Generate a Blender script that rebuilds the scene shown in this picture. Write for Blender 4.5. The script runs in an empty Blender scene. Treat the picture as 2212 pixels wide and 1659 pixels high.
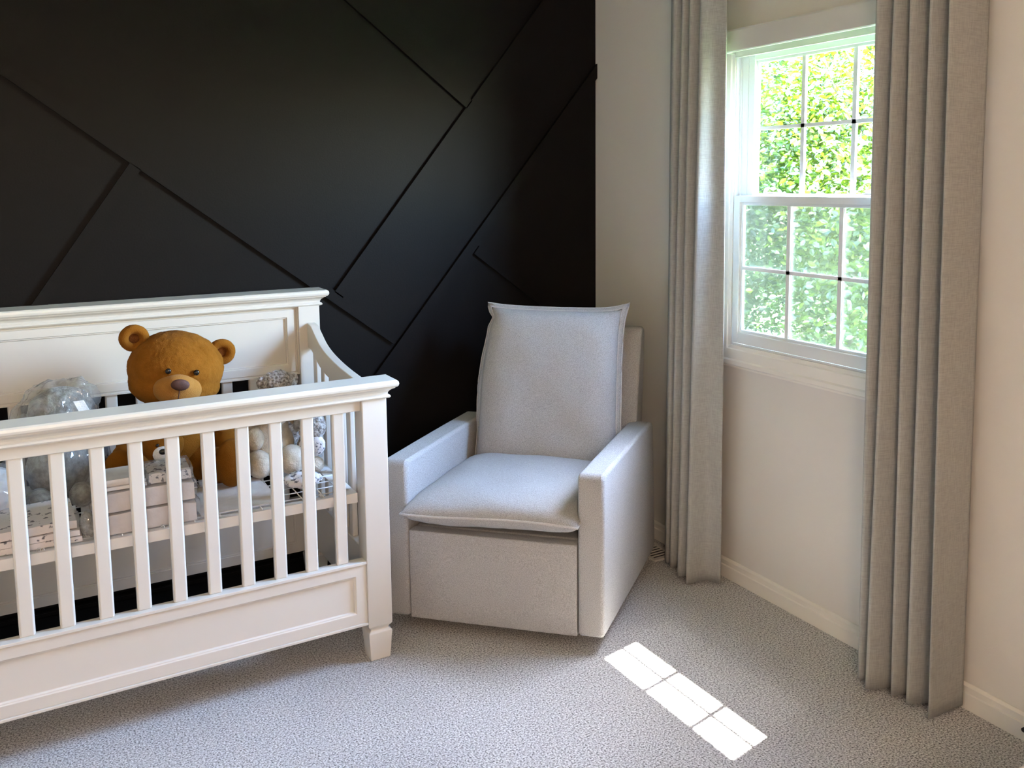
import bpy, bmesh, math, random
from mathutils import Vector, Matrix, noise, Euler
random.seed(7)
C = bpy.context.scene.collection
sc = bpy.context.scene

# ------------------------------------------------------------------ camera
cam = bpy.data.cameras.new('camera')
co = bpy.data.objects.new('camera', cam)
C.objects.link(co)
sc.camera = co
W, H = 2212.0, 1659.0
f_px, cx, cy = 1928.29, 1195.74, 619.86
cam.sensor_fit = 'HORIZONTAL'
cam.sensor_width = 36.0
cam.lens = f_px * 36.0 / W
cam.shift_x = (W / 2 - cx) / W
cam.shift_y = (cy - H / 2) / W
cam.clip_start = 0.05
ya, pi_, ro = [math.radians(v) for v in (-31.0029, 6.6006, -0.3565)]
F = Vector((-math.sin(ya) * math.cos(pi_), math.cos(ya) * math.cos(pi_), -math.sin(pi_)))
r0 = Vector((math.cos(ya), math.sin(ya), 0))
u0 = r0.cross(F)
rt = math.cos(ro) * r0 + math.sin(ro) * u0
up = -math.sin(ro) * r0 + math.cos(ro) * u0
M = Matrix((rt, up, -F)).transposed().to_4x4()
M.translation = Vector((-2.2269, -3.3365, 1.4837))
co.matrix_world = M

# ------------------------------------------------------------------ world, sun, exposure
world = bpy.data.worlds.new('sky')
sc.world = world
world.use_nodes = True
wn = world.node_tree.nodes
wn.clear()
sky = wn.new('ShaderNodeTexSky')
sky.sky_type = 'NISHITA'
sky.sun_disc = False
sky.sun_elevation = math.radians(66)
sky.sun_rotation = math.radians(90)
sky.air_density = 1.0
sky.dust_density = .4
bgn = wn.new('ShaderNodeBackground')
bgn.inputs['Strength'].default_value = 3.0
won = wn.new('ShaderNodeOutputWorld')
world.node_tree.links.new(sky.outputs[0], bgn.inputs[0])
world.node_tree.links.new(bgn.outputs[0], won.inputs[0])

def light(name, kind, loc, direction, energy, color=(1, 1, 1), **kw):
    l = bpy.data.lights.new(name, kind)
    l.energy = energy
    l.color = color
    for k, v in kw.items():
        setattr(l, k, v)
    o = bpy.data.objects.new(name, l)
    C.objects.link(o)
    o.location = loc
    o.rotation_euler = Vector(direction).to_track_quat('-Z', 'Y').to_euler()
    return o

light('sun', 'SUN', (3, 0, 8), (-1, -.2, -2.5), 12.0, (1.0, .96, .9), angle=math.radians(.42))
# sky portals in the two window openings (they emit nothing themselves)
p1 = light('window_portal', 'AREA', (.07, -1.28, 1.42), (-1, 0, 0), 1, shape='RECTANGLE', size=.80, size_y=1.06)
p1.data.cycles.is_portal = True
FILL_LAMP = 6.2      # glow of the added, unseen lamp behind the camera, for warm fill

vs = sc.view_settings
vs.view_transform = 'Standard'
vs.look = 'None'
vs.gamma = 1
vs.use_curve_mapping = False
vs.exposure = 2.9

# ------------------------------------------------------------------ helpers
def link_obj(name, me, parent=None):
    o = bpy.data.objects.new(name, me)
    C.objects.link(o)
    if parent is not None:
        o.parent = parent
    return o

def thing(name, label, cat, loc=(0, 0, 0), rotz=0, group=None):
    o = bpy.data.objects.new(name, None)
    o.empty_display_size = .05
    C.objects.link(o)
    o.location = loc
    o.rotation_euler = (0, 0, rotz)
    o['label'] = label
    o['category'] = cat
    if group:
        o['group'] = group
    return o

def structure(o):
    o['kind'] = 'structure'
    return o

def fin(name, bm, m, parent=None, smooth=False, bevel=0, seg=2, angle=40, sub=0):
    bmesh.ops.recalc_face_normals(bm, faces=bm.faces)
    me = bpy.data.meshes.new(name)
    bm.to_mesh(me)
    bm.free()
    me.materials.append(m)
    o = link_obj(name, me, parent)
    if smooth or bevel:
        for p in me.polygons:
            p.use_smooth = True
    if bevel:
        b = o.modifiers.new('bevel', 'BEVEL')
        b.width = bevel
        b.segments = seg
        b.limit_method = 'ANGLE'
        b.angle_limit = math.radians(angle)
        b.harden_normals = True
    if sub:
        s = o.modifiers.new('subdivision', 'SUBSURF')
        s.levels = s.render_levels = sub
    return o

def box(bm, x0, x1, y0, y1, z0, z1):
    v = [bm.verts.new((x, y, z)) for x in (x0, x1) for y in (y0, y1) for z in (z0, z1)]
    for q in ((0, 1, 3, 2), (4, 6, 7, 5), (0, 4, 5, 1), (2, 3, 7, 6), (0, 2, 6, 4), (1, 5, 7, 3)):
        bm.faces.new([v[i] for i in q])

def prism(bm, prof, p0, p1, U, V):
    """prof = 2D points (u,v); swept from p0 to p1"""
    p0, p1, U, V = map(Vector, (p0, p1, U, V))
    a = [bm.verts.new(p0 + U * u + V * v) for u, v in prof]
    b = [bm.verts.new(p1 + U * u + V * v) for u, v in prof]
    n = len(prof)
    for i in range(n):
        j = (i + 1) % n
        bm.faces.new((a[i], a[j], b[j], b[i]))
    bm.faces.new(a)
    bm.faces.new(list(reversed(b)))

def loft(bm, x0, x1, y0, y1, prof):
    """stack of rectangles grown by off at height z: mitred moulding on all four sides"""
    rings = []
    for off, z in prof:
        rings.append([bm.verts.new(c) for c in ((x0 - off, y0 - off, z), (x1 + off, y0 - off, z), (x1 + off, y1 + off, z), (x0 - off, y1 + off, z))])
    for a, b in zip(rings, rings[1:]):
        for i in range(4):
            j = (i + 1) % 4
            bm.faces.new((a[i], a[j], b[j], b[i]))
    bm.faces.new(list(reversed(rings[0])))
    bm.faces.new(rings[-1])

def relief(bm, x0, x1, z0, z1, yf, yb, steps):
    """front-facing panel with nested rectangular steps; steps = (inset, depth)"""
    rings = []
    for ins, dep in [(0, 0)] + steps:
        rings.append([bm.verts.new(c) for c in ((x0 + ins, yf + dep, z0 + ins), (x1 - ins, yf + dep, z0 + ins), (x1 - ins, yf + dep, z1 - ins), (x0 + ins, yf + dep, z1 - ins))])
    for a, b in zip(rings, rings[1:]):
        for i in range(4):
            j = (i + 1) % 4
            bm.faces.new((a[i], a[j], b[j], b[i]))
    bm.faces.new(rings[-1])
    bk = [bm.verts.new(c) for c in ((x0, yb, z0), (x1, yb, z0), (x1, yb, z1), (x0, yb, z1))]
    for i in range(4):
        j = (i + 1) % 4
        bm.faces.new((rings[0][j], rings[0][i], bk[i], bk[j]))
    bm.faces.new(list(reversed(bk)))

def catmull(pts, n):
    P = [Vector(p) for p in pts]
    P = [P[0] * 2 - P[1]] + P + [P[-1] * 2 - P[-2]]
    out = []
    for i in range(1, len(P) - 2):
        for k in range(n):
            t = k / n
            a, b, c, d = P[i - 1], P[i], P[i + 1], P[i + 2]
            out.append(.5 * ((2 * b) + (c - a) * t + (2 * a - 5 * b + 4 * c - d) * t * t + (3 * b - a - 3 * c + d) * t ** 3))
    out.append(P[-2])
    return out

def tube(bm, pts, r, n=8, closed=False):
    pts = [Vector(p) for p in pts]
    rings = []
    N = len(pts)
    for i, p in enumerate(pts):
        if closed:
            t = (pts[(i + 1) % N] - pts[i - 1]).normalized()
        else:
            t = (pts[min(i + 1, N - 1)] - pts[max(i - 1, 0)]).normalized()
        a = t.cross(Vector((0, 0, 1)))
        if a.length < .2:
            a = t.cross(Vector((1, 0, 0)))
        a.normalize()
        b = t.cross(a)
        rr = r[i] if isinstance(r, (list, tuple)) else r
        rings.append([bm.verts.new(p + (a * math.cos(2 * math.pi * k / n) + b * math.sin(2 * math.pi * k / n)) * rr) for k in range(n)])
    for i in range(N if closed else N - 1):
        A, B = rings[i], rings[(i + 1) % N]
        for k in range(n):
            j = (k + 1) % n
            bm.faces.new((A[k], A[j], B[j], B[k]))
    if not closed:
        bm.faces.new(list(reversed(rings[0])))
        bm.faces.new(rings[-1])

def ell(bm, c, r, rot=(0, 0, 0), sub=4):
    m = Matrix.Translation(c) @ Euler(rot).to_matrix().to_4x4() @ Matrix.Diagonal((r[0], r[1], r[2], 1))
    bmesh.ops.create_icosphere(bm, subdivisions=sub, radius=1, matrix=m)

_tex = {}
def torus(bm, c, ux, uz, R1, R2, r, m=32, n=14):
    c, ux, uz = Vector(c), Vector(ux).normalized(), Vector(uz).normalized()
    ny = ux.cross(uz)
    rings = []
    for i in range(m):
        a = 2 * math.pi * i / m
        d = (ux * math.cos(a) + uz * math.sin(a)).normalized()
        p = c + ux * R1 * math.cos(a) + uz * R2 * math.sin(a)
        rings.append([bm.verts.new(p + (d * math.cos(2 * math.pi * k / n) + ny * math.sin(2 * math.pi * k / n)) * r) for k in range(n)])
    for i in range(m):
        A, B = rings[i], rings[(i + 1) % m]
        for k in range(n):
            j = (k + 1) % n
            bm.faces.new((A[k], A[j], B[j], B[k]))

def cloud_tex(scale):
    if scale not in _tex:
        t = bpy.data.textures.new('fold_noise', 'CLOUDS')
        t.noise_scale = scale
        t.noise_depth = 3
        _tex[scale] = t
    return _tex[scale]

def blob(name, ells, m, parent=None, voxel=.006, disp=.0, dscale=.02, smooth=6):
    bm = bmesh.new()
    for e in ells:
        ell(bm, *e)
    o = fin(name, bm, m, parent, smooth=True)
    if voxel:
        r = o.modifiers.new('remesh', 'REMESH')
        r.mode = 'VOXEL'
        r.voxel_size = voxel
        r.use_smooth_shade = True
        s = o.modifiers.new('smooth', 'SMOOTH')
        s.iterations = smooth
    if disp:
        d = o.modifiers.new('tuft', 'DISPLACE')
        d.texture = cloud_tex(dscale)
        d.strength = disp
        d.texture_coords = 'LOCAL'
    return o

# ------------------------------------------------------------------ materials
def mat(name, col, rough=.5, noise_scale=0, col2=None, bump=0, bump_scale=None, metal=0, sheen=0, spec=.5, lo=.35, hi=.65, detail=2):
    m = bpy.data.materials.new(name)
    m.use_nodes = True
    nt = m.node_tree
    b = nt.nodes['Principled BSDF']
    b.inputs['Base Color'].default_value = (*col, 1)
    b.inputs['Roughness'].default_value = rough
    b.inputs['Metallic'].default_value = metal
    b.inputs['Specular IOR Level'].default_value = spec
    if sheen:
        b.inputs['Sheen Weight'].default_value = sheen
        b.inputs['Sheen Roughness'].default_value = .5
    if noise_scale or bump:
        tc = nt.nodes.new('ShaderNodeTexCoord')
        if noise_scale:
            n = nt.nodes.new('ShaderNodeTexNoise')
            n.inputs['Scale'].default_value = noise_scale
            n.inputs['Detail'].default_value = detail
            nt.links.new(tc.outputs['Object'], n.inputs['Vector'])
            r = nt.nodes.new('ShaderNodeValToRGB')
            r.color_ramp.elements[0].position = lo
            r.color_ramp.elements[1].position = hi
            r.color_ramp.elements[0].color = (*col, 1)
            r.color_ramp.elements[1].color = (*(col2 or col), 1)
            nt.links.new(n.outputs['Fac'], r.inputs[0])
            nt.links.new(r.outputs[0], b.inputs['Base Color'])
        if bump:
            n2 = nt.nodes.new('ShaderNodeTexNoise')
            n2.inputs['Scale'].default_value = bump_scale or noise_scale
            n2.inputs['Detail'].default_value = 3
            nt.links.new(tc.outputs['Object'], n2.inputs['Vector'])
            bp = nt.nodes.new('ShaderNodeBump')
            bp.inputs['Strength'].default_value = 1
            bp.inputs['Distance'].default_value = bump
            nt.links.new(n2.outputs['Fac'], bp.inputs['Height'])
            nt.links.new(bp.outputs[0], b.inputs['Normal'])
    return m

def weave(name, col, col2, sx, sz, bump=.0006, thin=0.0):
    """cloth: noise stretched along warp and weft"""
    m = bpy.data.materials.new(name)
    m.use_nodes = True
    nt = m.node_tree
    L = nt.links
    b = nt.nodes['Principled BSDF']
    b.inputs['Roughness'].default_value = .92
    b.inputs['Specular IOR Level'].default_value = .2
    b.inputs['Sheen Weight'].default_value = .04
    tc = nt.nodes.new('ShaderNodeTexCoord')
    outs = []
    for sc3 in ((sx, sx, sz), (sz, sz, sx)):
        mp = nt.nodes.new('ShaderNodeMapping')
        mp.inputs['Scale'].default_value = sc3
        n = nt.nodes.new('ShaderNodeTexNoise')
        n.inputs['Scale'].default_value = 1
        n.inputs['Detail'].default_value = 2
        L.new(tc.outputs['Object'], mp.inputs[0])
        L.new(mp.outputs[0], n.inputs['Vector'])
        outs.append(n)
    ad = nt.nodes.new('ShaderNodeMath')
    ad.operation = 'ADD'
    L.new(outs[0].outputs['Fac'], ad.inputs[0])
    L.new(outs[1].outputs['Fac'], ad.inputs[1])
    r = nt.nodes.new('ShaderNodeMapRange')
    r.inputs['From Min'].default_value = .8
    r.inputs['From Max'].default_value = 1.2
    L.new(ad.outputs[0], r.inputs[0])
    mx = nt.nodes.new('ShaderNodeMix')
    mx.data_type = 'RGBA'
    mx.inputs[6].default_value = (*col, 1)
    mx.inputs[7].default_value = (*col2, 1)
    L.new(r.outputs[0], mx.inputs[0])
    L.new(mx.outputs[2], b.inputs['Base Color'])
    bp = nt.nodes.new('ShaderNodeBump')
    bp.inputs['Distance'].default_value = bump
    L.new(ad.outputs[0], bp.inputs['Height'])
    L.new(bp.outputs[0], b.inputs['Normal'])
    if thin:
        tr = nt.nodes.new('ShaderNodeBsdfTranslucent')
        L.new(mx.outputs[2], tr.inputs[0])
        ms = nt.nodes.new('ShaderNodeMixShader')
        ms.inputs[0].default_value = thin
        L.new(b.outputs[0], ms.inputs[1])
        L.new(tr.outputs[0], ms.inputs[2])
        L.new(ms.outputs[0], nt.nodes['Material Output'].inputs[0])
    return m

def clear(name, base_fac, tint, rough=.03, diffuse=None, dfac=0):
    """thin clear film or pane: transparent with a reflection"""
    m = bpy.data.materials.new(name)
    m.use_nodes = True
    nt = m.node_tree
    nt.nodes.remove(nt.nodes['Principled BSDF'])
    L = nt.links
    t = nt.nodes.new('ShaderNodeBsdfTransparent')
    t.inputs[0].default_value = (*tint, 1)
    g = nt.nodes.new('ShaderNodeBsdfGlossy')
    g.inputs['Roughness'].default_value = rough
    lwt = nt.nodes.new('ShaderNodeLayerWeight')
    lwt.inputs[0].default_value = .5
    pw = nt.nodes.new('ShaderNodeMath')
    pw.operation = 'POWER'
    pw.inputs[1].default_value = 5
    L.new(lwt.outputs['Facing'], pw.inputs[0])
    lw = nt.nodes.new('ShaderNodeMath')
    lw.operation = 'MULTIPLY_ADD'
    lw.inputs[1].default_value = .9
    lw.inputs[2].default_value = .03
    L.new(pw.outputs[0], lw.inputs[0])
    ad = nt.nodes.new('ShaderNodeMath')
    ad.operation = 'ADD'
    ad.use_clamp = True
    ad.inputs[1].default_value = base_fac
    L.new(lw.outputs[0], ad.inputs[0])
    ms = nt.nodes.new('ShaderNodeMixShader')
    L.new(ad.outputs[0], ms.inputs[0])
    L.new(t.outputs[0], ms.inputs[1])
    L.new(g.outputs[0], ms.inputs[2])
    last = ms
    if diffuse:
        d = nt.nodes.new('ShaderNodeBsdfDiffuse')
        d.inputs[0].default_value = (*diffuse, 1)
        m2 = nt.nodes.new('ShaderNodeMixShader')
        m2.inputs[0].default_value = dfac
        L.new(ms.outputs[0], m2.inputs[1])
        L.new(d.outputs[0], m2.inputs[2])
        last = m2
    L.new(last.outputs[0], nt.nodes['Material Output'].inputs[0])
    return m

M_dark = mat('black_wall_paint', (.0042, .0033, .0030), .58, bump=.0003, bump_scale=160, spec=.15)
M_wall = mat('greige_wall_paint', (.65, .62, .585), .7, bump=.0003, bump_scale=220)
M_ceil = mat('ceiling_paint', (.8, .79, .77), .8, bump=.0004, bump_scale=150)
M_trim = mat('white_trim_paint', (.74, .71, .66), .35, bump=.0001, bump_scale=60)
M_vinyl = mat('white_window_vinyl', (.70, .73, .74), .3, bump=.0001, bump_scale=60)
M_crib = mat('white_crib_lacquer', (.66, .615, .545), .33, bump=.00012, bump_scale=45)
M_steel = mat('white_coated_steel', (.74, .73, .72), .35, bump=.0001, bump_scale=90)
M_black = mat('black_plastic', (.012, .012, .013), .5, bump=.0001, bump_scale=90)
M_chair = weave('oatmeal_chair_fabric', (.33, .32, .31), (.46, .45, .44), 420, 420, .0007)
M_welt = weave('chair_welt_fabric', (.44, .42, .40), (.55, .53, .51), 420, 420, .0004)
M_curt = weave('grey_linen_curtain', (.325, .325, .31), (.40, .40, .385), 500, 36, .0003, thin=.04)
M_shade = mat('white_shade_cassette', (.54, .535, .52), .5, bump=.0001, bump_scale=200)
M_glass = clear('window_glass', 0.0, (.97, .985, .98))
M_bag = clear('clear_plastic_bag', .05, (.93, .94, .94), .12, (.7, .7, .7), .10)
M_bear = mat('golden_brown_plush', (.200, .072, .008), .95, 22, (.245, .092, .012), .002, 420, sheen=.02, spec=.03)
M_bear2 = mat('bear_muzzle_plush', (.33, .145, .030), .95, 22, (.38, .175, .040), .002, 420, sheen=.06, spec=.1)
M_bearin = mat('bear_shaded_ear_plush', (.11, .032, .006), .95, 60, (.16, .055, .012), .003, 260, sheen=.0, spec=.1)  # darker brown puts the shade of the ear's hollow into the colour
M_nose = mat('brown_nose_cloth', (.055, .02, .013), .7, 90, (.085, .03, .02), .0006, 500)
M_eye = mat('glossy_black_eye', (.008, .006, .005), .08, 30, (.012, .009, .008))
M_white_pl = mat('white_plush', (.74, .73, .72), .95, 80, (.84, .83, .82), .002, 300, sheen=.4)
M_grey_pl = mat('grey_plush', (.19, .185, .17), .95, 55, (.34, .335, .31), .004, 180, sheen=.4)
M_cream = mat('cream_plush', (.60, .52, .41), .95, 50, (.73, .65, .54), .003, 200, sheen=.4)
M_tan = mat('tan_ear_plush', (.30, .20, .10), .95, 50, (.40, .28, .15), .003, 200, sheen=.4)
M_shag = mat('grey_brown_curly_plush', (.17, .14, .12), .95, 110, (.62, .58, .55), .010, 110, sheen=.4)
M_pink = mat('pale_pink_fleece', (.70, .62, .60), .9, 25, (.77, .70, .68), .001, 150, sheen=.3)
M_fold = mat('white_folded_cotton', (.72, .69, .68), .9, 25, (.80, .78, .76), .001, 150)
M_print = mat('leaf_print_cotton', (.12, .12, .15), .9, 85, (.76, .72, .71), .0008, 150, lo=.40, hi=.46)
M_print2 = mat('speckled_print_cotton', (.16, .15, .17), .9, 55, (.72, .67, .66), .0008, 120, lo=.34, hi=.39)
M_vent = mat('floor_vent_metal', (.62, .60, .57), .4, bump=.0001, bump_scale=90)
M_bark = mat('tree_bark', (.10, .075, .05), .9, 12, (.18, .14, .10), .01, 20)
M_lawn = mat('lawn_grass', (.10, .20, .03), .95, 3, (.2, .32, .07), .02, 30)
M_rod = mat('dark_bronze_rod', (.05, .045, .04), .4, metal=.8, bump=.0001, bump_scale=60)

def carpet_material():
    m = bpy.data.materials.new('grey_fleck_carpet')
    m.use_nodes = True
    nt = m.node_tree
    L = nt.links
    b = nt.nodes['Principled BSDF']
    b.inputs['Roughness'].default_value = 1
    b.inputs['Specular IOR Level'].default_value = .05
    b.inputs['Sheen Weight'].default_value = .2
    tc = nt.nodes.new('ShaderNodeTexCoord')
    n = nt.nodes.new('ShaderNodeTexNoise')
    n.inputs['Scale'].default_value = 200
    n.inputs['Detail'].default_value = 3.5
    n.inputs['Roughness'].default_value = .65
    L.new(tc.outputs['Object'], n.inputs['Vector'])
    r = nt.nodes.new('ShaderNodeValToRGB')
    e = r.color_ramp.elements
    e[0].position = .36
    e[0].color = (.09, .084, .082, 1)
    e[1].position = .64
    e[1].color = (.88, .865, .86, 1)
    k = e.new(.48)
    k.color = (.50, .482, .475, 1)
    L.new(n.outputs['Fac'], r.inputs[0])
    n3 = nt.nodes.new('ShaderNodeTexNoise')
    n3.inputs['Scale'].default_value = 2.2
    n3.inputs['Detail'].default_value = 3
    L.new(tc.outputs['Object'], n3.inputs['Vector'])
    mr = nt.nodes.new('ShaderNodeMapRange')
    mr.inputs['From Min'].default_value = .3
    mr.inputs['From Max'].default_value = .7
    mr.inputs['To Min'].default_value = .9
    mr.inputs['To Max'].default_value = 1.06
    L.new(n3.outputs['Fac'], mr.inputs[0])
    mx = nt.nodes.new('ShaderNodeMix')
    mx.data_type = 'RGBA'
    mx.blend_type = 'MULTIPLY'
    mx.inputs[0].default_value = 1
    L.new(r.outputs[0], mx.inputs[6])
    L.new(mr.outputs[0], mx.inputs[7])
    L.new(mx.outputs[2], b.inputs['Base Color'])
    bp = nt.nodes.new('ShaderNodeBump')
    bp.inputs['Distance'].default_value = .006
    L.new(n.outputs['Fac'], bp.inputs['Height'])
    L.new(bp.outputs[0], b.inputs['Normal'])
    return m

def screen_material():
    """fine insect mesh: the flatter the view, the more of it the wires close"""
    m = bpy.data.materials.new('insect_screen_mesh')
    m.use_nodes = True
    nt = m.node_tree
    nt.nodes.remove(nt.nodes['Principled BSDF'])
    L = nt.links
    lw = nt.nodes.new('ShaderNodeLayerWeight')
    lw.inputs[0].default_value = .5
    mr = nt.nodes.new('ShaderNodeMapRange')
    mr.inputs['From Min'].default_value = 0
    mr.inputs['From Max'].default_value = .62
    mr.inputs['To Min'].default_value = .14
    mr.inputs['To Max'].default_value = .93
    L.new(lw.outputs['Facing'], mr.inputs[0])
    t = nt.nodes.new('ShaderNodeBsdfTransparent')
    d = nt.nodes.new('ShaderNodeBsdfDiffuse')
    d.inputs[0].default_value = (.21, .22, .19, 1)
    ms = nt.nodes.new('ShaderNodeMixShader')
    L.new(mr.outputs[0], ms.inputs[0])
    L.new(t.outputs[0], ms.inputs[1])
    L.new(d.outputs[0], ms.inputs[2])
    L.new(ms.outputs[0], nt.nodes['Material Output'].inputs[0])
    return m

def leaf_material(name, a, b_):
    m = bpy.data.materials.new(name)
    m.use_nodes = True
    nt = m.node_tree
    nt.nodes.remove(nt.nodes['Principled BSDF'])
    L = nt.links
    gi = nt.nodes.new('ShaderNodeNewGeometry')
    r = nt.nodes.new('ShaderNodeValToRGB')
    r.color_ramp.elements[0].color = (*a, 1)
    r.color_ramp.elements[1].color = (*b_, 1)
    L.new(gi.outputs['Random Per Island'], r.inputs[0])
    d = nt.nodes.new('ShaderNodeBsdfDiffuse')
    t = nt.nodes.new('ShaderNodeBsdfTranslucent')
    g = nt.nodes.new('ShaderNodeBsdfGlossy')
    g.inputs['Roughness'].default_value = .35
    L.new(r.outputs[0], d.inputs[0])
    L.new(r.outputs[0], t.inputs[0])
    m1 = nt.nodes.new('ShaderNodeMixShader')
    m1.inputs[0].default_value = .5
    L.new(d.outputs[0], m1.inputs[1])
    L.new(t.outputs[0], m1.inputs[2])
    m2 = nt.nodes.new('ShaderNodeMixShader')
    m2.inputs[0].default_value = .07
    L.new(m1.outputs[0], m2.inputs[1])
    L.new(g.outputs[0], m2.inputs[2])
    L.new(m2.outputs[0], nt.nodes['Material Output'].inputs[0])
    return m

M_carpet = carpet_material()
M_screen = screen_material()
M_leaf = [leaf_material('bright_leaves', (.020, .055, .001), (.115, .150, .004)),
          leaf_material('deep_leaves', (.010, .042, .002), (.060, .105, .005)),
          leaf_material('pale_leaves', (.026, .062, .003), (.115, .150, .009))]

# ------------------------------------------------------------------ room shell
RX0, RY0, RH = -3.7, -4.5, 2.6
WY0, WY1, WZ0, WZ1 = -1.665, -.905, .895, 1.935     # window opening
def shell():
    bm = bmesh.new(); box(bm, RX0, .14, RY0, .12, -.1, 0)
    structure(fin('floor', bm, M_carpet))
    bm = bmesh.new(); box(bm, RX0, .14, RY0, .12, RH, RH + .1)
    structure(fin('ceiling', bm, M_ceil))
    bm = bmesh.new(); box(bm, RX0, 0, 0, .12, 0, RH)
    wf = structure(fin('wall_far', bm, M_dark))
    bm = bmesh.new()
    box(bm, 0, .042, RY0, WY0, 0, RH)
    box(bm, 0, .042, WY1, .12, 0, RH)
    box(bm, 0, .042, WY0, WY1, 0, WZ0)
    box(bm, 0, .042, WY0, WY1, WZ1, RH)
    structure(fin('wall_right', bm, M_wall))
    bm = bmesh.new()
    box(bm, RX0 - .12, RX0, RY0, .12, 0, RH)
    structure(fin('wall_left', bm, M_wall))
    bm = bmesh.new()
    box(bm, RX0, .14, RY0 - .12, RY0, 0, RH)
    structure(fin('wall_near', bm, M_wall))
    # baseboards: stepped profile (u = out from wall, v = up)
    prof = [(0, 0), (.014, 0), (.014, .046), (.009, .049), (.008, .060), (.012, .062), (.012, .067), (.004, .073), (0, .073)]
    bm = bmesh.new(); prism(bm, prof, (0, RY0, 0), (0, 0, 0), (-1, 0, 0), (0, 0, 1))
    structure(fin('baseboard_right', bm, M_trim))
    bm = bmesh.new(); prism(bm, prof, (RX0, 0, 0), (-.0141, 0, 0), (0, -1, 0), (0, 0, 1))
    structure(fin('baseboard_far', bm, M_dark))  # black stands in for the deep shade on a paler board
    bm = bmesh.new()
    prism(bm, prof, (RX0, RY0, 0), (RX0, -.0141, 0), (1, 0, 0), (0, 0, 1))
    structure(fin('baseboard_left', bm, M_trim))
    # battens on the black wall, given by their lower-left edges (x, z)
    wid, th = .040, .016
    def batten(p, q, side=1, short=0):
        (x0, z0), (x1, z1) = p, q
        d = Vector((x1 - x0, 0, z1 - z0)).normalized()
        n = Vector((-d.z, 0, d.x)) * side
        poly = [(x0, z0), (x1, z1), (x1 + n.x * wid, z1 + n.z * wid), (x0 + n.x * wid, z0 + n.z * wid)]
        # clip to the wall rectangle
        def clip(poly, f):
            out = []
            for i in range(len(poly)):
                a, b = poly[i], poly[(i + 1) % len(poly)]
                fa, fb = f(a), f(b)
                if fa >= 0: out.append(a)
                if (fa >= 0) != (fb >= 0):
                    t = fa / (fa - fb)
                    out.append((a[0] + (b[0] - a[0]) * t, a[1] + (b[1] - a[1]) * t))
            return out
        for fn in (lambda p: -.001 - p[0], lambda p: p[0] - RX0, lambda p: p[1] - .074, lambda p: RH - p[1]):
            poly = clip(poly, fn)
        bm = bmesh.new()
        prism(bm, poly, (0, 0, 0), (0, -th, 0), (1, 0, 0), (0, 0, 1))
        fin('batten', bm, M_dark, wf)
    # "/" battens: edge line on the left, strip to the right (-n side)
    batten((-1.204, 1.079), (.055, 2.662), -1)            # A
    batten((-1.60, .083), (.13, 2.161), -1)               # B long
    batten((-2.76, .293), (-1.885, 1.562), -1)            # E
    # "\" battens: edge line lower-left, strip above-right
    batten((-3.3, 2.655), (-.972, .855), 1)               # C
    batten((-1.90, 2.763), (-.634, 1.788), 1)             # D
    batten((-.612, 1.198), (.05, .698), 1)                # F
shell()

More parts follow.
